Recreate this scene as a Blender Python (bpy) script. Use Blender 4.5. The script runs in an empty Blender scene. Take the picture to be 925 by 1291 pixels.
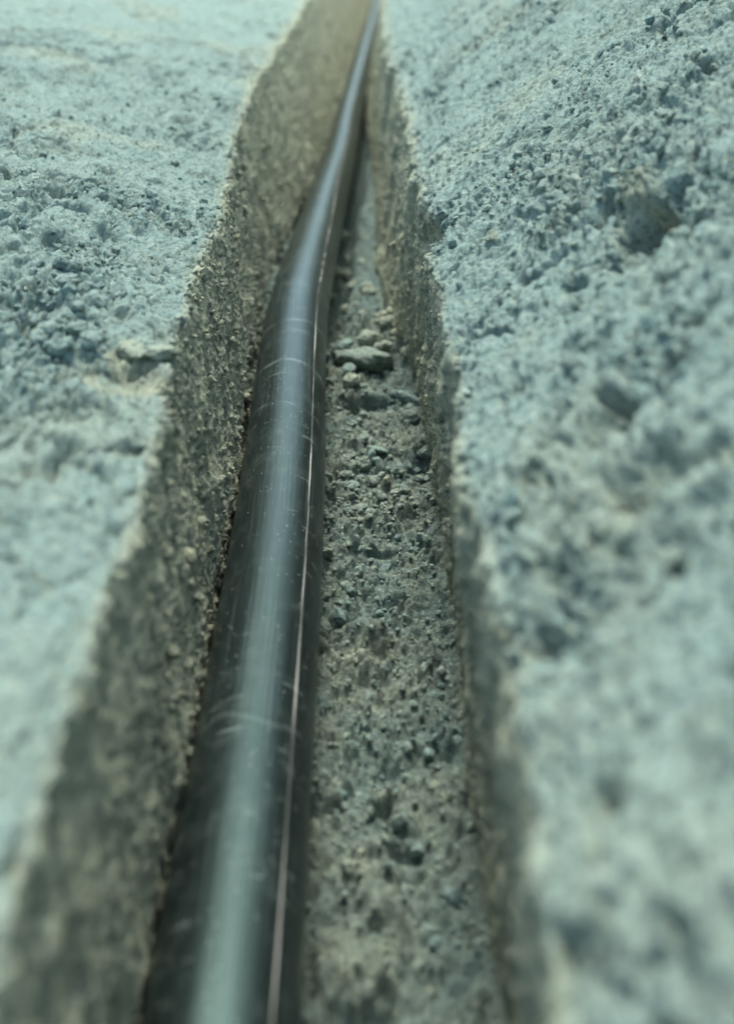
import bpy, math, random
import numpy as np
from mathutils import Vector, Matrix

random.seed(7)
RNG = np.random.default_rng(11)
S = bpy.context.scene
COL = S.collection

# ------------------------------------------------------------------ camera
PITCH = math.radians(20.0)
CAM_H = 0.434                       # lens height above the lip of the trench (m)
FPX, CU, CV = 1500.0, 462.5, 406.5  # focal length and optical centre, photo pixels
PW, PH = 925.0, 1291.0
cam_d = bpy.data.cameras.new('camera')
cam = bpy.data.objects.new('camera', cam_d)
COL.objects.link(cam)
cam.location = (0, 0, CAM_H)
cam.rotation_euler = (math.pi / 2 - PITCH, 0, 0)
cam_d.sensor_fit = 'VERTICAL'
cam_d.sensor_height = 36.0 * PH / 807.0
cam_d.lens = FPX * cam_d.sensor_height / PH
cam_d.shift_y = -(PH / 2 - CV) / PH
cam_d.clip_start = 0.01
cam_d.clip_end = 500
cam_d.dof.use_dof = True
cam_d.dof.focus_distance = 1.56
cam_d.dof.aperture_fstop = 4.3
S.camera = cam

# ------------------------------------------------------------------ sky, sun, exposure
SUN_EL, SUN_AZ = math.radians(68), math.radians(-6)   # azimuth from +Y towards +X
w = bpy.data.worlds.new('World'); S.world = w; w.use_nodes = True
nt = w.node_tree
sky = nt.nodes.new('ShaderNodeTexSky'); sky.sky_type = 'NISHITA'
sky.sun_disc = False
sky.sun_elevation = SUN_EL; sky.sun_rotation = SUN_AZ
sky.air_density = 0.8; sky.dust_density = 4.0; sky.ozone_density = 1.0
bg = nt.nodes['Background']; bg.inputs['Strength'].default_value = 0.135
tint = nt.nodes.new('ShaderNodeMix'); tint.data_type = 'RGBA'; tint.blend_type = 'MULTIPLY'
tint.inputs[0].default_value = 1.0; tint.inputs[7].default_value = (0.80, 1.0, 0.92, 1)   # cool, even overcast
nt.links.new(sky.outputs[0], tint.inputs[6]); nt.links.new(tint.outputs[2], bg.inputs[0])
sun_d = bpy.data.lights.new('sun', 'SUN'); sun_d.energy = 1.4; sun_d.angle = math.radians(24)
sun_d.color = (1.0, 0.96, 0.9)
sun = bpy.data.objects.new('sun', sun_d); COL.objects.link(sun)
sdir = Vector((math.sin(SUN_AZ) * math.cos(SUN_EL), math.cos(SUN_AZ) * math.cos(SUN_EL), math.sin(SUN_EL)))
sun.rotation_euler = sdir.to_track_quat('Z', 'Y').to_euler()
S.view_settings.view_transform = 'Standard'
S.view_settings.look = 'None'
S.view_settings.exposure = 1.50
S.view_settings.gamma = 1.0

# ------------------------------------------------------------------ helpers
def ray(px, py):
    u, v = (px - CU) / FPX, (py - CV) / FPX
    return np.array([u, math.cos(PITCH) - v * math.sin(PITCH), -(math.sin(PITCH) + v * math.cos(PITCH))])

def at_z(px, py, z):
    d = ray(px, py); k = (z - CAM_H) / d[2]
    return d[0] * k, d[1] * k

def project(P):
    x, y, z = P[..., 0], P[..., 1], P[..., 2] - CAM_H
    depth = y * math.cos(PITCH) - z * math.sin(PITCH)
    dn = -(y * math.sin(PITCH) + z * math.cos(PITCH))
    return CU + FPX * x / depth, CV + FPX * dn / depth, depth

def _hash(ix, iy, iz, seed):
    h = (ix.astype(np.uint32) * np.uint32(374761393)) ^ (iy.astype(np.uint32) * np.uint32(668265263)) \
        ^ (iz.astype(np.uint32) * np.uint32(2147483647 - 58)) ^ np.uint32((seed * 2654435761) & 0xffffffff)
    h = (h ^ (h >> np.uint32(13))) * np.uint32(1274126177)
    h = (h ^ (h >> np.uint32(16))) * np.uint32(2246822519)
    return h ^ (h >> np.uint32(15))

def _rnd(ix, iy, iz, seed):
    return (_hash(ix, iy, iz, seed) & np.uint32(0xffffff)).astype(np.float32) / np.float32(0xffffff)

def vnoise(P, scale, seed=0):
    """smooth value noise in -1..1; scale = feature size (scalar or xyz)"""
    Q = (P / np.asarray(scale, dtype=np.float32)).astype(np.float32)
    I = np.floor(Q).astype(np.int64); F = Q - I
    F = F * F * F * (F * (F * 6 - 15) + 10)
    out = 0
    for a in (0, 1):
        wx = F[..., 0] if a else 1 - F[..., 0]
        for b in (0, 1):
            wy = F[..., 1] if b else 1 - F[..., 1]
            for c in (0, 1):
                wz = F[..., 2] if c else 1 - F[..., 2]
                out = out + wx * wy * wz * _rnd(I[..., 0] + a, I[..., 1] + b, I[..., 2] + c, seed)
    return out * 2 - 1

def fbm(P, scale, octaves=4, seed=0, gain=0.5):
    s = np.asarray(scale, dtype=np.float32); t = 0; a = 1.0; n = 0
    for o in range(octaves):
        t = t + a * vnoise(P + 17.3 * o, s, seed + o); n += a
        s = s / 2.03; a *= gain
    return t / n

def lumps(P, cell, seed=0, rmin=0.25, rmax=0.62, dens=1.0):
    """agglomerated crumbs: height of the highest random ball over the surface, in units of cell"""
    Q = (P / cell).astype(np.float32)
    I = np.floor(Q).astype(np.int64); F = (Q - I).astype(np.float32)
    best = np.zeros(Q.shape[:-1], dtype=np.float32)
    for a in (-1, 0, 1):
        for b in (-1, 0, 1):
            for c in (-1, 0, 1):
                jx, jy, jz = I[..., 0] + a, I[..., 1] + b, I[..., 2] + c
                h = _hash(jx, jy, jz, seed)
                rx = (h & np.uint32(255)).astype(np.float32) / 255 + a - F[..., 0]
                ry = ((h >> np.uint32(8)) & np.uint32(255)).astype(np.float32) / 255 + b - F[..., 1]
                rz = ((h >> np.uint32(16)) & np.uint32(255)).astype(np.float32) / 255 + c - F[..., 2]
                q = (h >> np.uint32(24)).astype(np.float32) / 255
                r = rmin + (rmax - rmin) * q * q
                if dens < 1: r = r * (q * 7.77 % 1.0 < dens)
                k = r * r - (rx * rx + ry * ry + rz * rz)
                np.maximum(best, k, out=best)
    return np.sqrt(best)

def sstep(a, b, x):
    t = np.clip((x - a) / (b - a), 0, 1); return t * t * (3 - 2 * t)

def curve(pts, y):
    """smooth interpolation of (y, value) samples"""
    pts = sorted(pts); X = np.array([p[0] for p in pts]); V = np.array([p[1] for p in pts])
    m = np.gradient(V, X)
    y = np.clip(y, X[0], X[-1]); i = np.clip(np.searchsorted(X, y) - 1, 0, len(X) - 2)
    h = X[i + 1] - X[i]; t = (y - X[i]) / h
    return ((2*t**3 - 3*t**2 + 1) * V[i] + (t**3 - 2*t**2 + t) * h * m[i]
            + (-2*t**3 + 3*t**2) * V[i + 1] + (t**3 - t**2) * h * m[i + 1])

# ------------------------------------------------------------------ materials
def N(nt, t, **kw):
    n = nt.nodes.new(t)
    for k, v in kw.items():
        if k in n.inputs.keys(): n.inputs[k].default_value = v
        else: setattr(n, k, v)
    return n

def mixc(nt, fac, a, b, mode='MIX'):
    m = nt.nodes.new('ShaderNodeMix'); m.data_type = 'RGBA'; m.blend_type = mode
    for sock, v in ((m.inputs[0], fac), (m.inputs[6], a), (m.inputs[7], b)):
        if hasattr(v, 'links') or isinstance(v, bpy.types.NodeSocket): nt.links.new(v, sock)
        else: sock.default_value = v if not isinstance(v, tuple) else (*v, 1)
    return m.outputs[2]

def ramp(nt, val, p0, p1, c0=0.0, c1=1.0):
    m = nt.nodes.new('ShaderNodeMapRange'); m.interpolation_type = 'SMOOTHSTEP'
    nt.links.new(val, m.inputs[0])
    m.inputs[1].default_value = p0; m.inputs[2].default_value = p1
    m.inputs[3].default_value = c0; m.inputs[4].default_value = c1
    return m.outputs[0]

CRUST = (0.245, 0.34, 0.32)
SUBSOIL = (0.45, 0.44, 0.31)

def soil_material(name, attr=True, fixed=0.0, tone=1.0):
    m = bpy.data.materials.new(name); m.use_nodes = True
    nt = m.node_tree; b = nt.nodes['Principled BSDF']
    b.inputs['Roughness'].default_value = 0.95
    b.inputs['Specular IOR Level'].default_value = 0.15
    geo = N(nt, 'ShaderNodeNewGeometry')
    pos = geo.outputs['Position']
    def noise(scale, detail=4.0, rough=0.6):
        n = N(nt, 'ShaderNodeTexNoise', Scale=scale, Detail=detail, Roughness=rough)
        nt.links.new(pos, n.inputs['Vector']); return n.outputs['Fac']
    n_big, n_mid, n_fine, n_grain = noise(7), noise(38), noise(170), noise(620, 3.0, 0.7)
    if attr:
        a = N(nt, 'ShaderNodeAttribute', attribute_name='soil_kind'); sk = a.outputs['Fac']
    else:
        v = N(nt, 'ShaderNodeValue'); v.outputs[0].default_value = fixed; sk = v.outputs[0]
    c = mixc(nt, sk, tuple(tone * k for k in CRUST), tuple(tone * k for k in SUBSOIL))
    # mottling: paler dry film, darker damp crumbs, ochre flecks
    c = mixc(nt, ramp(nt, n_mid, 0.42, 0.7, 0.0, 0.55), c, mixc(nt, sk, (0.33 * tone, 0.43 * tone, 0.405 * tone), (0.53 * tone, 0.52 * tone, 0.39 * tone)))
    c = mixc(nt, ramp(nt, n_fine, 0.50, 0.34, 0.0, 0.6), c, (0.08 * tone, 0.14 * tone, 0.125 * tone))
    c = mixc(nt, ramp(nt, n_big, 0.55, 0.72, 0.0, 0.35), c, (0.2 * tone, 0.225 * tone, 0.17 * tone))
    vor = N(nt, 'ShaderNodeTexVoronoi', Scale=260.0); nt.links.new(pos, vor.inputs['Vector'])
    sep = N(nt, 'ShaderNodeSeparateColor'); nt.links.new(vor.outputs['Color'], sep.inputs[0])
    c = mixc(nt, ramp(nt, sep.outputs[0], 0.90, 0.97, 0.0, 0.5), c, (0.47, 0.49, 0.37))
    c = mixc(nt, ramp(nt, sep.outputs[1], 0.88, 0.97, 0.0, 0.6), c, (0.10, 0.125, 0.115))
    nt.links.new(c, b.inputs['Base Color'])
    # fine relief
    ad = N(nt, 'ShaderNodeMath', operation='ADD'); nt.links.new(n_fine, ad.inputs[0]); nt.links.new(n_grain, ad.inputs[1])
    bp = N(nt, 'ShaderNodeBump', Strength=1.0, Distance=0.004)
    nt.links.new(ad.outputs[0], bp.inputs['Height']); nt.links.new(bp.outputs[0], b.inputs['Normal'])
    return m

M_SOIL = soil_material('soil')
M_FLOOR = soil_material('shaded_floor_soil', tone=.62)  # same soil, darkened so the trench floor's shade is in its colour
M_CLOD = soil_material('clod_crust', False, 0.15)
M_CLOD_DULL = soil_material('clod_dull', False, 0.35, .8)
M_CLOD_TAN = soil_material('clod_subsoil', False, 0.6)
M_PALE = soil_material('pale_stone', False, 0.3, 1.55)

# ------------------------------------------------------------------ the trench's plan and section
def on(pts, z):
    out = []
    for px, py, *zz in pts:
        x, y = at_z(px, py, zz[0] if zz else z); out.append((y, x))
    return out

pipe_px = [(437, 157, -.45), (428.5, 200, -.42), (413, 250, -.37), (399, 300, -.335), (385.5, 350, -.30),
           (374, 400, -.28), (364.5, 500, -.285), (357, 600, -.293), (352, 656, -.297)]
PIPE_R = 0.055
pp = [(at_z(a, b, z), z) for a, b, z in pipe_px]
pipe_x = [(p[0][1], p[0][0]) for p in pp] + [(-1.5, -.098), (0.5, -.1), (0.95, -.104), (6.5, -.03), (9, .05), (26, .3)]
pipe_z = [(p[0][1], p[1]) for p in pp] + [(-1.5, -.305), (0.5, -.305), (0.95, -.303), (6.5, -.47), (9, -.48), (26, -.48)]

left_top = on([(300, 157), (298, 189), (292, 223), (283, 265), (266, 297), (257, 322), (243, 348), (240, 374),
               (232, 415), (217, 470), (207, 506), (192, 557), (183, 606), (171, 650)], 0.0)
left_top += [(-1.5, -.155), (0.45, -.158), (3.2, -.262), (5, -.25), (9, -.17), (26, .1)]
right_top = on([(501, 157), (507, 190), (515, 230), (528, 262), (531, 300), (536, 330), (545, 370), (553, 400),
                (563, 440), (575, 500), (583, 580), (600, 650)], 0.0)
right_top = [(y_, x_ + .016 * float(sstep(1.6, 2.2, y_))) for y_, x_ in right_top]
right_top += [(-1.5, .08), (0.45, .08), (3.2, .055), (5, .06), (9, .16), (26, .42)]
right_bot = on([(556, 656, -.35), (546, 600, -.35), (538, 520, -.345), (518, 450, -.335), (494, 400, -.335), (483, 350, -.35),
                (478, 320, -.37), (470, 270, -.40), (465, 220, -.45), (459, 157, -.50)], 0)
right_bot = [(y_, x_ + .012 * float(sstep(2.6, 3.6, y_)) - .010 * math.exp(-((y_ - 2.0) / .5) ** 2)) for y_, x_ in right_bot]
right_bot += [(-1.5, .095), (0.7, .098), (6.6, .02), (9, .12), (26, .38)]
left_bot = on([(297, 650, -.33), (306, 600, -.33), (316, 500, -.32), (327, 400, -.33), (340, 340, -.345), (355, 280, -.38), (366, 229, -.43), (378, 160, -.5)], 0)
left_bot += [(-1.5, -.155), (0.7, -.16), (5.2, -.225), (6.6, -.19), (9, -.11), (26, .12)]
left_bot = [(y_, x_ + .10 * float(sstep(2.3, 4.2, y_)) * (y_ < 6)) for y_, x_ in left_bot]

# rows (along the trench) densest where the lens is sharp
ly = np.linspace(math.log(0.26), math.log(26), 4000)
yy = np.exp(ly)
dens = 0.28 + 1.0 * np.exp(-((ly - math.log(1.55)) / 0.55) ** 2) - 0.16 * sstep(6, 14, yy)
cum = np.cumsum(dens); cum = (cum - cum[0]) / (cum[-1] - cum[0])
NR = 980
Y = np.interp(np.linspace(0, 1, NR), cum, yy)
Y = np.concatenate([np.linspace(-1.2, 0.25, 40), Y]); NR = len(Y)

xlt, xlb, xrt, xrb = (curve(c, Y) for c in (left_top, left_bot, right_top, right_bot))
pz, pxx = curve(pipe_z, Y), curve(pipe_x, Y)
zf = pz - PIPE_R - 0.004
Pl = np.stack([Y, Y * 0, Y * 0], -1).astype(np.float32)
nb = .034 * sstep(1.45, 1.49, Y) * (1 - sstep(1.65, 1.675, Y)) * (1 + .5 * fbm(Pl, .05, 3, 77))    # a piece of the right lip has broken out
xrt = xrt + nb
zl = 0.010 * fbm(Pl, 0.5, 3, 5); zr = 0.010 * fbm(Pl + 40, 0.5, 3, 6)
kf = sstep(3.6, 4.6, Y); xlb = xlb * (1 - kf) + np.maximum(xlb, pxx - .045) * kf
# the two lips are ragged
xlt = xlt + 0.012 * fbm(Pl, 0.16, 5, 31, .6); xrt = xrt + 0.020 * fbm(Pl + 9, 0.14, 5, 32, .65)

n_lb, n_lw, n_f, n_rw, n_rb = 290, 190, 175, 160, 350
reach = np.maximum(0.55, 0.42 * np.abs(Y) + 0.15)
def bank_offsets(n):
    n2 = 36; t = np.linspace(0, 1, n - n2 + 1)[1:]
    far = np.linspace(0, 1, n2 + 1)[1:]
    return t, far
def bank(n, rise):
    t, far = bank_offsets(n)
    near = reach[:, None] * (t[None, :] ** 1.1)
    out = reach[:, None] + (12 - reach[:, None]) * far[None, :] ** 2.5
    d = np.concatenate([near, out], 1)
    return d, rise(d)
dl, hl = bank(n_lb, lambda d: 0.5 * (1 - np.exp(-d / 2.0 * 1.0)) )
dr, hr = bank(n_rb, lambda d: 1.05 * (1 - np.exp(-(d * 0.92) / 1.05 - (d * .9 / 1.05) ** 2 * .35)))
X = np.zeros((NR, n_lb + n_lw + n_f + n_rw + n_rb)); Z = np.zeros_like(X)
i0 = 0
X[:, :n_lb] = (xlt[:, None] - dl)[:, ::-1]; Z[:, :n_lb] = (zl[:, None] + hl)[:, ::-1]; i0 = n_lb
t = np.linspace(0, 1, n_lw)[None, :]
X[:, i0:i0 + n_lw] = xlt[:, None] * (1 - t) + xlb[:, None] * t
Z[:, i0:i0 + n_lw] = zl[:, None] * (1 - t) + (zf + 0.02)[:, None] * t; i0 += n_lw
t = np.linspace(0, 1, n_f + 2)[None, 1:-1]
X[:, i0:i0 + n_f] = xlb[:, None] * (1 - t) + xrb[:, None] * t
Z[:, i0:i0 + n_f] = zf[:, None] + (.006 + .016 * (t < .5)) * np.abs(t * 2 - 1) ** 3; i0 += n_f
t = np.linspace(0, 1, n_rw)[None, :]
X[:, i0:i0 + n_rw] = xrb[:, None] * (1 - t) + (xrt - nb)[:, None] * t + nb[:, None] * sstep(.35, .62, t)
Z[:, i0:i0 + n_rw] = (zf + 0.006)[:, None] * (1 - t) + zr[:, None] * t; i0 += n_rw
X[:, i0:] = (xrt - nb)[:, None] + dr + nb[:, None] * np.exp(-dr / .022); Z[:, i0:] = zr[:, None] + hr
for k in range(26):                                     # round the lips and the foot of the walls
    X[:, 1:-1] = 0.25 * X[:, :-2] + 0.5 * X[:, 1:-1] + 0.25 * X[:, 2:]
    Z[:, 1:-1] = 0.25 * Z[:, :-2] + 0.5 * Z[:, 1:-1] + 0.25 * Z[:, 2:]
P = np.stack([X, np.broadcast_to(Y[:, None], X.shape), Z], -1).astype(np.float32)
NC = X.shape[1]
part_of = np.concatenate([np.full(n_lb, 0), np.full(n_lw, 1), np.full(n_f, 2), np.full(n_rw, 3), np.full(n_rb, 4)])

def normals(P):
    dr_ = np.gradient(P, axis=0); dc = np.gradient(P, axis=1)
    n = np.cross(dc, dr_); n /= np.linalg.norm(n, axis=-1, keepdims=True) + 1e-12
    return n
Nn = normals(P)

# weights for the kinds of surface, blended over the lips
def wpart(k, blur=14):
    v = (part_of == k).astype(np.float32)
    ker = np.ones(blur) / blur
    return np.convolve(np.pad(v, blur, mode='edge'), ker, mode='same')[blur:-blur][None, :]
w_bank = wpart(0) + wpart(4); w_lw = wpart(1); w_f = wpart(2); w_rw = wpart(3); w_rb = wpart(4); w_lb = wpart(0)

def near_px(px, py, part):
    """grid position of the surface point of one part that lies nearest a direction of view"""
    cols = np.where(part_of == part)[0]
    u, v, dep = project(P[:, cols])
    q = np.where(dep > 0.1, (u - px) ** 2 + (v - py) ** 2, 1e9)
    r, c = np.unravel_index(np.argmin(q), q.shape)
    return r, cols[c]

# ---- relief
D = np.zeros((NR, NC), dtype=np.float32)
warp = np.stack([vnoise(P, .05, 90), vnoise(P, .05, 91), vnoise(P, .05, 92)], -1) * .012
PWp = P + warp
big = fbm(P, 0.22, 4, 1)
mid = fbm(PWp, 0.06, 4, 2, 0.55)
fine = fbm(PWp, 0.014, 3, 3, 0.6)
L1 = lumps(PWp * np.array([1, 1, 1], np.float32), 0.030, 4, .2, .6)
L2 = lumps(PWp, 0.0125, 5, .25, .62)
L3 = lumps(P, 0.0065, 6, .25, .65); L4 = lumps(P, .004, 47, .3, .6)
rough = sstep(-0.15, 0.45, fbm(P, 0.16, 3, 7))            # crumbly patches against trowelled-smooth ones
rough = np.clip(rough, .12, 1)
# banks: compacted crust with crumbly patches, pits and short cracks
hol = lumps(PWp + 3.1, 0.024, 8, .12, .55); hol2 = lumps(PWp + 7.7, 0.011, 9, .15, .55)   # cavities where crumbs fell out
D += w_bank * (0.016 * big + 0.013 * mid * (0.4 + rough) + 0.003 * fine
               + rough * (0.012 * (L1 - .3) + 0.007 * (L2 - .3)) + 0.006 * (L3 - .3) + .003 * (L4 - .3)
               - 0.022 * hol * (.15 + rough) - 0.010 * hol2)
pit = sstep(0.30, 0.58, fbm(PWp, 0.030, 3, 12)) * (0.35 + rough)
D -= w_bank * 0.024 * pit
aP = np.stack([.5 * np.abs(P[..., 0]) + .86 * P[..., 1], .86 * np.abs(P[..., 0]) - .5 * P[..., 1], P[..., 2]], -1) + warp
rid = 1 - np.abs(fbm(aP, (.05, .016, .03), 4, 40, .6)) * 2
D += w_bank * (.006 * fbm(aP, (.07, .02, .04), 4, 41, .6) - .006 * sstep(.72, .98, rid) * (.3 + rough))
del aP, rid
sk = P @ np.array([[.75, .5, 0], [-.66, .85, 0], [0, 0, 1]], dtype=np.float32)
crack = 1 - sstep(0.0, 0.09, np.abs(fbm(sk + warp * 2, (.05, .13, .1), 3, 15)))
D -= w_bank * 0.018 * crack * sstep(.0, .35, fbm(P, .14, 2, 16))
# left wall: porous cut face, faint upright tool marks
pores = lumps(P, .0085, 20, .1, .6) * 1.3 + lumps(PWp, .018, 22, .05, .5)
D += w_lw * (0.009 * mid + 0.004 * vnoise(P, (.02, .012, .2), 21) + 0.002 * fine + 0.0015 * (L2 - .3) * (.4 + rough) + 0.002 * (L3 - .3) + .0012 * (L4 - .3)
             - 0.006 * pores * (.5 + rough) - 0.003 * hol2 - 0.004 * hol * rough)
# right wall: combed upright by the digging teeth
st = fbm(P, (.03, .0075, .25), 3, 24, .6); st2 = vnoise(P, (.03, .022, .6), 25)
grv = 1 - sstep(0, .16, np.abs(vnoise(P + warp * .4, (.05, .030, .5), 26)))
D += w_rw * (0.007 * mid + 0.005 * st + 0.008 * st2 + 0.003 * fine + 0.005 * (L2 - .3) * rough + .003 * (L3 - .3) - .007 * hol2 * rough
             - .009 * grv - .005 * hol * rough - 0.007 * sstep(.25, .6, fbm(PWp, (.02, .016, .03), 3, 27)))
# floor: loose fallen soil
D += w_f * (0.012 * mid + 0.004 * fine + 0.030 * (L1 - .3) + 0.017 * (L2 - .3) + 0.007 * (L3 - .3) - .016 * hol - .008 * hol2 + .03 * (lumps(PWp, .055, 44, .15, .6) - .25) - 0.012 * sstep(.25, .6, fbm(PWp, .03, 3, 29)))

gap = np.exp(-((P[..., 0] - (pxx[:, None] + .054)) / .022) ** 2) * sstep(1.9, 2.5, P[..., 1])   # the pipe bridges a hollow here
D -= w_f * .12 * gap; D += w_f * .035 * big * sstep(1.9, 2.6, P[..., 1])
def dent(px, py, part, rad, depth, stretch=(1, 1, 1), noise=.35):
    r, c = near_px(px, py, part); ctr = P[r, c]
    q = (P - ctr) / (np.array(stretch, np.float32) * rad)
    d2 = (q * q).sum(-1) ** .5
    g = 1 - sstep(.35, 1.0, d2 + noise * (mid * 2.2 + fine * .8 + (L1 - .3) * .9))
    return g * depth
def cut(*a, **k):
    global D; D -= dent(*a, **k)
# hollows one can point to in the photograph
cut(806, 274, 4, .040, .20, noise=.35); cut(800, 232, 4, .03, -.022)
cut(842, 225, 4, .02, .022); cut(705, 385, 4, .016, .014); cut(765, 372, 4, .024, .018); cut(762, 522, 4, .028, .024, noise=.2)
cut(800, 590, 4, .042, .026, noise=.2); cut(735, 560, 4, .016, .014); cut(605, 290, 4, .02, .014); cut(660, 245, 4, .022, .012)
cut(762, 420, 4, .02, .016); cut(700, 440, 4, .016, .012); cut(690, 205, 4, .026, .010)
D -= dent(530, 290, 3, .045, .05, stretch=(1.2, 1.0, 1.5), noise=.25) * w_rw
cut(553, 500, 3, .012, .016); cut(548, 560, 3, .016, .014, stretch=(1, .7, 2))
cut(92, 425, 0, .034, .040, noise=.4); cut(75, 370, 0, .030, .032, noise=.4); cut(112, 395, 0, .02, .026); cut(185, 470, 0, .045, .016, noise=.25); cut(150, 395, 0, .018, .012)
cut(95, 258, 0, .03, .024); cut(68, 290, 0, .024, .022); cut(135, 285, 0, .026, .022); cut(110, 345, 0, .024, .022)
cut(130, 595, 0, .016, .016); cut(75, 560, 0, .022, .022); cut(120, 510, 0, .016, .016)
# the heap half-way along the floor, and the hole under its crust
cut(470, 425, 2, .085, -.040, stretch=(1.1, 1, 1)); cut(452, 492, 2, .042, .065, noise=.4); cut(480, 345, 2, .08, -.012)

fade = np.clip(1.0, 0, 1)
P2 = P + Nn * D[..., None]
jit = np.stack([fbm(P, .010, 3, 60 + k, .7) for k in range(3)], -1)
P2 = P2 + jit * ((.0006 + .0010 * rough * (w_bank + w_f)) * (Y[:, None] < 6))[..., None]
# soil kind: 0 dry grey crust, 1 damp olive subsoil
kindv = w_lw * 1.0 + w_rw * 1.0 + w_f * (0.30 + 0.4 * mid + -.25 * sstep(1.9, 2.6, P[..., 1])) + w_bank * (0.10 + 0.45 * pit + 0.25 * sstep(.1, .5, big))
kindv = np.clip(kindv + 0.25 * fine * (w_lw + w_rw) + dent(182, 462, 0, .055, .55, noise=.8) + dent(800, 232, 4, .035, .4) + dent(800, 272, 4, .05, .3) + dent(762, 522, 4, .025, .12) + dent(800, 590, 4, .04, .12) + dent(524, 288, 3, .06, .4), 0, 1).astype(np.float32)

# ------------------------------------------------------------------ mesh objects
def mesh_obj(name, V, F, mat, parent=None, smooth=True):
    me = bpy.data.meshes.new(name)
    V = np.ascontiguousarray(V, dtype=np.float32); F = np.ascontiguousarray(F, dtype=np.int32)
    k = F.shape[1]
    me.vertices.add(len(V)); me.vertices.foreach_set('co', V.ravel())
    me.loops.add(F.size); me.loops.foreach_set('vertex_index', F.ravel())
    me.polygons.add(len(F)); me.polygons.foreach_set('loop_start', np.arange(0, F.size, k, dtype=np.int32))
    me.polygons.foreach_set('loop_total', np.full(len(F), k, dtype=np.int32))
    me.update(calc_edges=True); me.validate()
    me.polygons.foreach_set('use_smooth', np.full(len(F), smooth))
    me.materials.append(mat)
    o = bpy.data.objects.new(name, me); COL.objects.link(o)
    if parent: o.parent = parent
    return o

def grid_faces(nr, nc):
    a = np.arange(nr * nc).reshape(nr, nc)
    return np.stack([a[:-1, :-1], a[:-1, 1:], a[1:, 1:], a[1:, :-1]], -1).reshape(-1, 4)

names = ['left_bank', 'left_trench_wall', 'trench_floor', 'right_trench_wall', 'right_bank']
labels = ['crumbly grey soil bank along the left lip of the trench', 'porous olive soil wall of the trench beside the black pipe',
          'trench floor of loose fallen soil beside the black pipe', 'upright combed soil wall of the trench on the right',
          'steep pitted grey soil bank right of the trench']
starts = np.cumsum([0, n_lb, n_lw, n_f, n_rw, n_rb])
for k, nm in enumerate(names):
    a, b = starts[k], min(starts[k + 1] + 1, NC)
    V = P2[:, a:b].reshape(-1, 3)
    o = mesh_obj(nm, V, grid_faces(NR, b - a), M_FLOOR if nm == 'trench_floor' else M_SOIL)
    at = o.data.attributes.new('soil_kind', 'FLOAT', 'POINT')
    at.data.foreach_set('value', np.ascontiguousarray(kindv[:, a:b]).ravel())
    o['kind'] = 'structure'; o['label'] = labels[k]

# ------------------------------------------------------------------ the pipe
def tag(o, label, cat, group=None, kind=None):
    o['label'] = label; o['category'] = cat
    if group: o['group'] = group
    if kind: o['kind'] = kind

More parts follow.
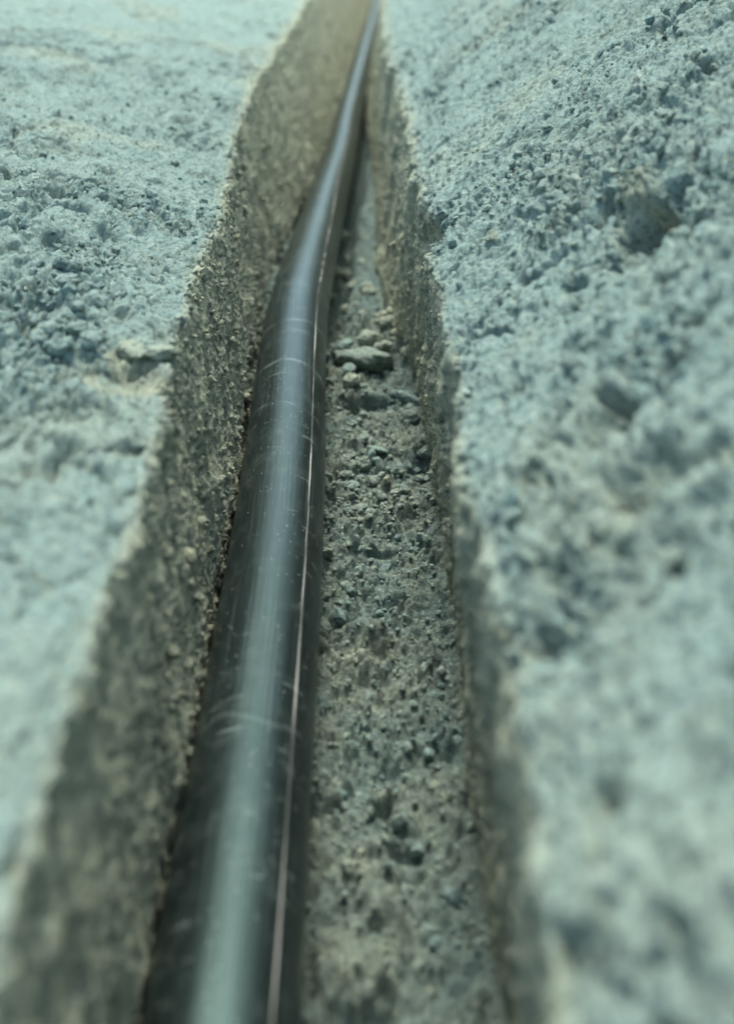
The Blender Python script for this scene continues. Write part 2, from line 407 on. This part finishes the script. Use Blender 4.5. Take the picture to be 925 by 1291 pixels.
def pipe_material():
    m = bpy.data.materials.new('black_polyethylene'); m.use_nodes = True
    nt = m.node_tree; b = nt.nodes['Principled BSDF']
    uv = N(nt, 'ShaderNodeAttribute', attribute_name='along')      # (angle, metres along, 0)
    def mp(sx, sy):
        k = N(nt, 'ShaderNodeMapping'); k.inputs['Scale'].default_value = (sx, sy, 1)
        nt.links.new(uv.outputs['Vector'], k.inputs['Vector']); return k.outputs[0]
    def noise(v, scale, d=4.0, r=.6):
        n = N(nt, 'ShaderNodeTexNoise', Scale=scale, Detail=d, Roughness=r); nt.links.new(v, n.inputs['Vector']); return n.outputs['Fac']
    geo = N(nt, 'ShaderNodeNewGeometry')
    dust = noise(geo.outputs['Position'], 30, 6, .7)
    long = noise(mp(9, .5), 6, 4, .65)          # drag marks along the pipe
    hair = noise(mp(40, .9), 5, 2, .5)
    ring = noise(mp(.25, 55), 3, 3, .5)         # scuffs across it
    sp = N(nt, 'ShaderNodeTexVoronoi', Scale=330.0); nt.links.new(geo.outputs['Position'], sp.inputs['Vector'])
    spc = N(nt, 'ShaderNodeSeparateColor'); nt.links.new(sp.outputs['Color'], spc.inputs[0])
    c = mixc(nt, ramp(nt, dust, .48, .8, .0, .2), (.007, .010, .010), (.16, .19, .18))
    c = mixc(nt, ramp(nt, long, .55, .72, .0, .30), c, (.20, .24, .23))
    c = mixc(nt, ramp(nt, hair, .66, .74, .0, .38), c, (.24, .28, .27))
    mr = N(nt, 'ShaderNodeMath', operation='MULTIPLY'); nt.links.new(ramp(nt, ring, .64, .70, 0, 1), mr.inputs[0]); nt.links.new(ramp(nt, dust, .45, .6, 0, .4), mr.inputs[1])
    c = mixc(nt, mr.outputs[0], c, (.26, .30, .29))
    sepu = N(nt, 'ShaderNodeSeparateXYZ'); nt.links.new(uv.outputs['Vector'], sepu.inputs[0])
    def math_(op, a, b_=None):
        k = N(nt, 'ShaderNodeMath', operation=op)
        for i, v in enumerate((a, b_)):
            if v is None: continue
            if isinstance(v, bpy.types.NodeSocket): nt.links.new(v, k.inputs[i])
            else: k.inputs[i].default_value = v
        return k.outputs[0]
    wob = math_('MULTIPLY', noise(mp(.5, 1), 1.5, 1), .05)
    for (s0, tilt, wid, amt) in RINGS:                # single scuff rings rubbed round the pipe
        d = math_('ABSOLUTE', math_('SUBTRACT', math_('ADD', math_('ADD', sepu.outputs[1], wob), math_('MULTIPLY', sepu.outputs[0], tilt)), s0 + .025))
        f = math_('MULTIPLY', ramp(nt, d, wid, wid * .3, 0, amt), ramp(nt, noise(mp(.7, 2), 1.6, 2), .36, .60, .0, 1))
        c = mixc(nt, f, c, (.30, .34, .32))
    ms = N(nt, 'ShaderNodeMath', operation='MULTIPLY'); nt.links.new(ramp(nt, spc.outputs[0], .955, .97, 0, 1), ms.inputs[0]); nt.links.new(ramp(nt, sp.outputs['Distance'], .30, .16, 0, .8), ms.inputs[1])
    c = mixc(nt, ms.outputs[0], c, (.42, .46, .43))
    nt.links.new(c, b.inputs['Base Color'])
    nt.links.new(ramp(nt, long, .3, .75, .25, .40), b.inputs['Roughness'])
    b.inputs['Specular IOR Level'].default_value = 0.6
    b.inputs['Specular Tint'].default_value = (.66, 1.0, .94, 1)
    bp = N(nt, 'ShaderNodeBump', Strength=.25, Distance=.0006)
    ad = N(nt, 'ShaderNodeMath', operation='ADD'); nt.links.new(long, ad.inputs[0]); nt.links.new(hair, ad.inputs[1])
    nt.links.new(ad.outputs[0], bp.inputs['Height']); nt.links.new(bp.outputs[0], b.inputs['Normal'])
    return m

yp = np.concatenate([np.linspace(-1.2, .6, 30)[:-1], np.exp(np.linspace(math.log(.6), math.log(24), 330))])
axis = np.stack([curve(pipe_x, yp), yp, curve(pipe_z, yp)], -1)
for k in range(12): axis[1:-1] = .25 * axis[:-2] + .5 * axis[1:-1] + .25 * axis[2:]
tan = np.gradient(axis, axis=0); tan /= np.linalg.norm(tan, axis=1, keepdims=True)
rt = np.cross(tan, [0, 0, 1]); rt /= np.linalg.norm(rt, axis=1, keepdims=True)
up = np.cross(rt, tan)
slen = np.concatenate([[0], np.cumsum(np.linalg.norm(np.diff(axis, axis=0), axis=1))])

def tube(ang0, ang1, n, r, closed):
    A = np.linspace(ang0, ang1, n, endpoint=not closed)
    return A, axis[:, None] + r * (np.sin(A)[None, :, None] * rt[:, None] + np.cos(A)[None, :, None] * up[:, None])
n = 96
A, V = tube(-math.pi, math.pi, n + 1, PIPE_R, False)
s_at = lambda py: float(np.interp(at_z(370, py, -.25)[1], yp, slen))
RINGS = [(s_at(470), .004, .007, .20), (s_at(420), -.006, .006, .18), (s_at(372), .01, .008, .14), (s_at(520), .02, .003, .2), (s_at(905), .006, .005, .1)]
po = mesh_obj('pipe', V.reshape(-1, 3), grid_faces(len(axis), n + 1)[:, ::-1], pipe_material())
al = po.data.attributes.new('along', 'FLOAT_VECTOR', 'POINT')
av = np.stack([np.broadcast_to(A[None, :], V.shape[:2]), np.broadcast_to(slen[:, None], V.shape[:2]), np.zeros(V.shape[:2])], -1)
al.data.foreach_set('vector', np.ascontiguousarray(av, dtype=np.float32).ravel())
tag(po, 'scuffed black plastic pipe with a thin pinkish stripe lying along the trench', 'pipe')

# thin co-extruded stripe, slightly proud, wandering a little round the pipe
mst = bpy.data.materials.new('stripe_pink'); mst.use_nodes = True
sb = mst.node_tree.nodes['Principled BSDF']; sb.inputs['Roughness'].default_value = .5
tn = N(mst.node_tree, 'ShaderNodeTexNoise', Scale=90.0, Detail=5.0)
mst.node_tree.links.new(mixc(mst.node_tree, ramp(mst.node_tree, tn.outputs['Fac'], .44, .58), (.08, .08, .075), (.44, .41, .39)), sb.inputs['Base Color'])
ang = np.radians(np.interp(axis[:, 1], [.5, 1.4, 2.1, 2.8, 3.4, 6], [44, 43, 44, 38, 26, 10]))
hw = .00075 / PIPE_R
prof = [(-hw, .9985), (-hw, 1.011), (hw, 1.011), (hw, .9985)]
V = np.stack([axis + PIPE_R * k * (np.sin(ang + a)[:, None] * rt + np.cos(ang + a)[:, None] * up) for a, k in prof], 1)
so = mesh_obj('stripe', V.reshape(-1, 3), grid_faces(len(axis), 4)[:, ::-1], mst, po, False)

# ------------------------------------------------------------------ loose clods, stones and crumbs
def ico(sub):
    import bmesh
    bm = bmesh.new(); bmesh.ops.create_icosphere(bm, subdivisions=sub, radius=1.0)
    bm.verts.ensure_lookup_table()
    V = np.array([v.co[:] for v in bm.verts], np.float32); F = np.array([[v.index for v in f.verts] for f in bm.faces])
    bm.free(); return V, F

def clod_mesh(name, seed, sub, mat, angular=.0):
    V, F = ico(sub); r = np.random.default_rng(seed)
    off = r.uniform(-50, 50, 3).astype(np.float32)
    d = 1 + .34 * fbm(V + off, .9, 3, seed) + .10 * fbm(V + off, .3, 3, seed + 3) + (.30 * (lumps(V + off, .6, seed) - .3) + .16 * (lumps(V + off, .27, seed + 9) - .3) + .07 * fbm(V + off, .13, 2, seed + 5)) * (1 - .8 * angular)
    W = V * d[:, None]
    if angular:
        for k in range(11):                      # broken faces
            nrm = r.normal(size=3); nrm /= np.linalg.norm(nrm); h = r.uniform(.55, .85)
            e = W @ nrm - h; W = W - np.clip(e, 0, None)[:, None] * nrm[None, :] * angular
    W = W * np.array([1, r.uniform(.7, 1), r.uniform(.55, .8)])
    me = bpy.data.meshes.new(name)
    me.from_pydata(W.tolist(), [], F.tolist()); me.materials.append(mat)
    me.polygons.foreach_set('use_smooth', np.full(len(F), True))
    return me

protos = {'clod': [clod_mesh('soil_clod', 100 + k, 4, M_CLOD) for k in range(6)],
          'dull': [clod_mesh('soil_clod', 160 + k, 4, M_CLOD_DULL) for k in range(6)],
          'tan': [clod_mesh('soil_clod', 140 + k, 4, M_CLOD_TAN) for k in range(4)],
          'stone': [clod_mesh('stone', 180 + k, 3, M_CLOD, .9) for k in range(4)],
          'pale': [clod_mesh('pebble', 220 + k, 3, M_PALE, .7) for k in range(3)]}

def drop(kind, pos, size, label, cat, group=None, name=None, rot=None, squash=None):
    me = random.choice(protos[kind])
    o = bpy.data.objects.new(name or me.name.split('.')[0], me); COL.objects.link(o)
    o.location = pos
    o.rotation_euler = rot or (random.uniform(-.5, .5), random.uniform(-.5, .5), random.uniform(0, 6.28))
    o.scale = [size * (squash[k] if squash else 1) for k in range(3)]
    tag(o, label, cat, group)
    return o

U2, V2, DEP = project(P2)
def surf(px, py, part):
    r, c = near_px2(px, py, part); return P2[r, c], Nn[r, c]
def near_px2(px, py, part):
    cols = np.where(part_of == part)[0]
    q = np.where(DEP[:, cols] > .1, (U2[:, cols] - px) ** 2 + (V2[:, cols] - py) ** 2, 1e9)
    r, c = np.unravel_index(np.argmin(q), q.shape); return r, cols[c]
def single(kind, px, py, part, wpx, label, cat, lift=.3, **kw):
    p, nn = surf(px, py, part); dep = float(project(p[None])[2][0])
    size = wpx / FPX * dep / 2
    return drop(kind, Vector(p + nn * size * lift), size, label, cat, **kw)

FL, LW, LB, RW, RB = 2, 1, 0, 3, 4
single('dull', 460, 462, FL, 88, 'large crusted soil clod overhanging a dark hole on the trench floor', 'clod', .22, squash=(1.1, .85, .7), rot=(.35, .25, 2.1))
single('tan', 482, 447, FL, 36, 'tan clod crumbling off the right end of the large crusted clod', 'clod', .5, squash=(1, .8, .7))
single('dull', 446, 448, FL, 34, 'dull grey clod at the pipe end of the large crusted clod', 'clod', .45, squash=(1, .9, .7))
single('clod', 440, 470, FL, 26, 'soil clod at the left lip of the dark hole against the pipe', 'clod', .2)
single('stone', 477, 572, FL, 28, 'flat angular stone lying low on the trench floor', 'stone', .4, squash=(1, .8, .6))
single('stone', 470, 550, FL, 30, 'grey stone resting just behind the flat angular stone', 'stone', .3)
single('clod', 516, 508, FL, 34, 'long soil clod near the foot of the combed wall', 'clod', .3, squash=(1.2, .7, .7))
single('clod', 500, 600, FL, 18, 'small rounded clod between the pipe and the right wall', 'clod', .4)
single('clod', 436, 440, FL, 24, 'soil clod tucked against the pipe beside the heap', 'clod', .4)
single('pale', 289, 526, LW, 7, 'pale pebble stuck in the left trench wall', 'pebble', .3)
single('pale', 355, 282, LW, 6, 'pale pebble far along the left wall beside the pipe bend', 'pebble', .4)
single('stone', 283, 622, LW, 13, 'thin stone sliver poking from the left trench wall near the pipe', 'stone', .4, squash=(.35, .3, 1.3), rot=(0, -.5, 0))
single('pale', 588, 494, RB, 17, 'cream pebble on the right lip of the trench', 'pebble', .3)
single('clod', 97, 420, LB, 30, 'big pale clod beside the dark gap in the left rubble', 'clod', .35)
single('clod', 72, 440, LB, 40, 'rounded soil lump at the foot of the left rubble', 'clod', .15)
single('clod', 82, 395, LB, 26, 'soil clod topping the left rubble pile', 'clod', .4)
single('tan', 203, 448, LB, 50, 'tan broken clod sitting in the notch of the left lip', 'clod', .05, squash=(1.1, .8, .6))
single('tan', 166, 440, LB, 54, 'flat tan slab of soil beside the notch of the left lip', 'clod', .0, squash=(1.1, .8, .5))
single('clod', 798, 240, RB, 50, 'grey crumbling lump bulging over the deep dark hole', 'clod', -.1)
single('tan', 621, 300, RB, 22, 'tan clod among the crumbled patch on the right bank', 'clod', .1)

def scatter(kind, part, box, n, w0, w1, noun, cat, group, places, lift=.25, name=None):
    """places: (test(u, v), phrase) pairs that tell where a piece lies"""
    cols = np.where(part_of == part)[0]
    ok = (U2[:, cols] > box[0]) & (U2[:, cols] < box[2]) & (V2[:, cols] > box[1]) & (V2[:, cols] < box[3]) & (DEP[:, cols] > .2)
    r, c = np.where(ok)
    for k in range(n):
        i = random.randrange(len(r)); ri, ci = r[i], cols[c[i]]
        p, nn = P2[ri, ci], Nn[ri, ci]
        q = random.random() ** 2.2
        wpx = w0 + (w1 - w0) * q
        size = wpx / FPX * DEP[ri, ci] / 2
        big = 'tiny' if q < .08 else 'small' if q < .35 else 'bigger' if q < .7 else 'large'
        where = next(t for f, t in places if f(U2[ri, ci], V2[ri, ci], ci))
        drop(kind, Vector(p + nn * size * lift), size, f'{big} {noun} {where}', cat, group, name)
f0, f1 = starts[2], starts[3]
def across(ci): return (ci - f0) / (f1 - f0)
FLOOR_PLACES = [(lambda u, v, c: v < 390 and across(c) > .8, 'beside the right wall, behind the heap on the trench floor'),
                (lambda u, v, c: v < 390, 'behind the heap on the trench floor'),
                (lambda u, v, c: v < 490 and across(c) > .8, 'between the floor heap and the right wall'),
                (lambda u, v, c: v < 490, 'on the heap in the middle of the trench floor'),
                (lambda u, v, c: v < 570 and across(c) < .72, 'against the pipe just before the floor heap'),
                (lambda u, v, c: v < 570, 'near the right wall just before the floor heap'),
                (lambda u, v, c: across(c) < .72, 'against the pipe on the sharp gravelly part of the floor'),
                (lambda u, v, c: True, 'near the right wall on the gravelly part of the floor')]
RUBBLE_PLACES = [(lambda u, v, c: v < 365, 'along the far edge of the left rubble'),
                 (lambda u, v, c: v < 410 and u < 80, 'in the outer middle of the left rubble'),
                 (lambda u, v, c: v < 410, 'in the middle of the left rubble towards the trench'),
                 (lambda u, v, c: u < 80, 'at the near outer end of the left rubble'),
                 (lambda u, v, c: True, 'at the near end of the left rubble towards the trench')]
scatter('clod', LB, (45, 325, 125, 455), 64, 10, 36, 'grey clod', 'clod', 'clods in the left rubble', RUBBLE_PLACES)
scatter('dull', FL, (412, 480, 555, 656), 54, 8, 28, 'grey clod lying', 'clod', 'loose clods on the trench floor', FLOOR_PLACES)
scatter('tan', FL, (412, 290, 540, 490), 62, 8, 32, 'tan clod', 'clod', 'tan clods on the floor heap', FLOOR_PLACES)
scatter('stone', FL, (412, 470, 555, 656), 36, 5, 15, 'angular stone', 'stone', 'small stones on the trench floor', FLOOR_PLACES)
scatter('clod', LB, (40, 140, 280, 330), 16, 5, 13, 'grey clod', 'clod', 'clods on the far left bank',
        [(lambda u, v, c: u < 140, 'on the far left bank well away from the trench'), (lambda u, v, c: True, 'on the far left bank near the lip')])
scatter('clod', RB, (560, 157, 860, 480), 24, 7, 20, 'grey clod stuck', 'clod', 'clods on the right bank',
        [(lambda u, v, c: u < 650, 'to the right bank near the lip'), (lambda u, v, c: v < 320, 'to the right bank around the dark hole'),
         (lambda u, v, c: True, 'to the right bank below the dark hole')])
scatter('tan', LW, (292, 330, 352, 656), 34, 4, 13, 'tan crumb', 'crumb', 'crumbs lodged between the left wall and the pipe',
        [(lambda u, v, c: v < 480, 'lodged between the left wall and the pipe bend'), (lambda u, v, c: True, 'lodged between the left wall and the near pipe')], name='soil_crumb')
scatter('tan', RW, (505, 260, 580, 656), 22, 6, 17, 'tan clod clinging', 'clod', 'clods on the right trench wall',
        [(lambda u, v, c: v < 400, 'to the right wall around its dark notch'), (lambda u, v, c: True, 'to the right wall below its dark notch')])

# crumbs: too many to count, one object
def crumbs():
    iv, jf = ico(1); jf = jf.astype(np.int32)
    rows, cols = [], []
    for part, n_, lo, hi in ((FL, 6500, .7, 4), (LW, 1800, .8, 3), (LB, 5500, .6, 3), (RB, 6500, .5, 2.6), (RW, 500, .8, 3)):
        cc = np.where(part_of == part)[0]
        rr = np.where((Y > lo) & (Y < hi))[0]
        vis = cc[(U2[:, cc].min(0) < 925) & (U2[:, cc].max(0) > 0)] if part in (LB, RB) else cc
        r_, c_ = RNG.choice(rr, n_ * 4), RNG.choice(vis, n_ * 4)
        keep = RNG.random(n_ * 4) < (rough[r_, c_] ** 1.5 if part in (LB, RB) else .6)     # crumbs gather on the crumbly patches
        rows.append(r_[keep][:n_]); cols.append(c_[keep][:n_])
    r, c = np.concatenate(rows), np.concatenate(cols); n_ = len(r)
    size = np.clip(RNG.lognormal(math.log(.0021), .6, n_), .0008, .010)
    q = RNG.normal(size=(n_, 3, 3)); Q, _ = np.linalg.qr(q)
    sh = iv[None] * (1 + .35 * RNG.uniform(-1, 1, (n_, len(iv), 1)))
    sh = sh * RNG.uniform(.55, 1.1, (n_, 1, 3)) * size[:, None, None]
    W = np.einsum('nij,nkj->nki', Q, sh) + (P2[r, c] + Nn[r, c] * (size * .35)[:, None])[:, None]
    F = (jf[None] + (np.arange(n_) * len(iv))[:, None, None]).reshape(-1, 3)
    o = mesh_obj('soil_crumbs', W.reshape(-1, 3), F, M_SOIL, None, False)
    at = o.data.attributes.new('soil_kind', 'FLOAT', 'POINT')
    at.data.foreach_set('value', np.repeat(np.clip(kindv[r, c] + RNG.normal(0, .15, n_), 0, 1), len(iv)).astype(np.float32))
    o['kind'] = 'stuff'; o['label'] = 'fine soil crumbs strewn over the banks and trench floor'
crumbs()
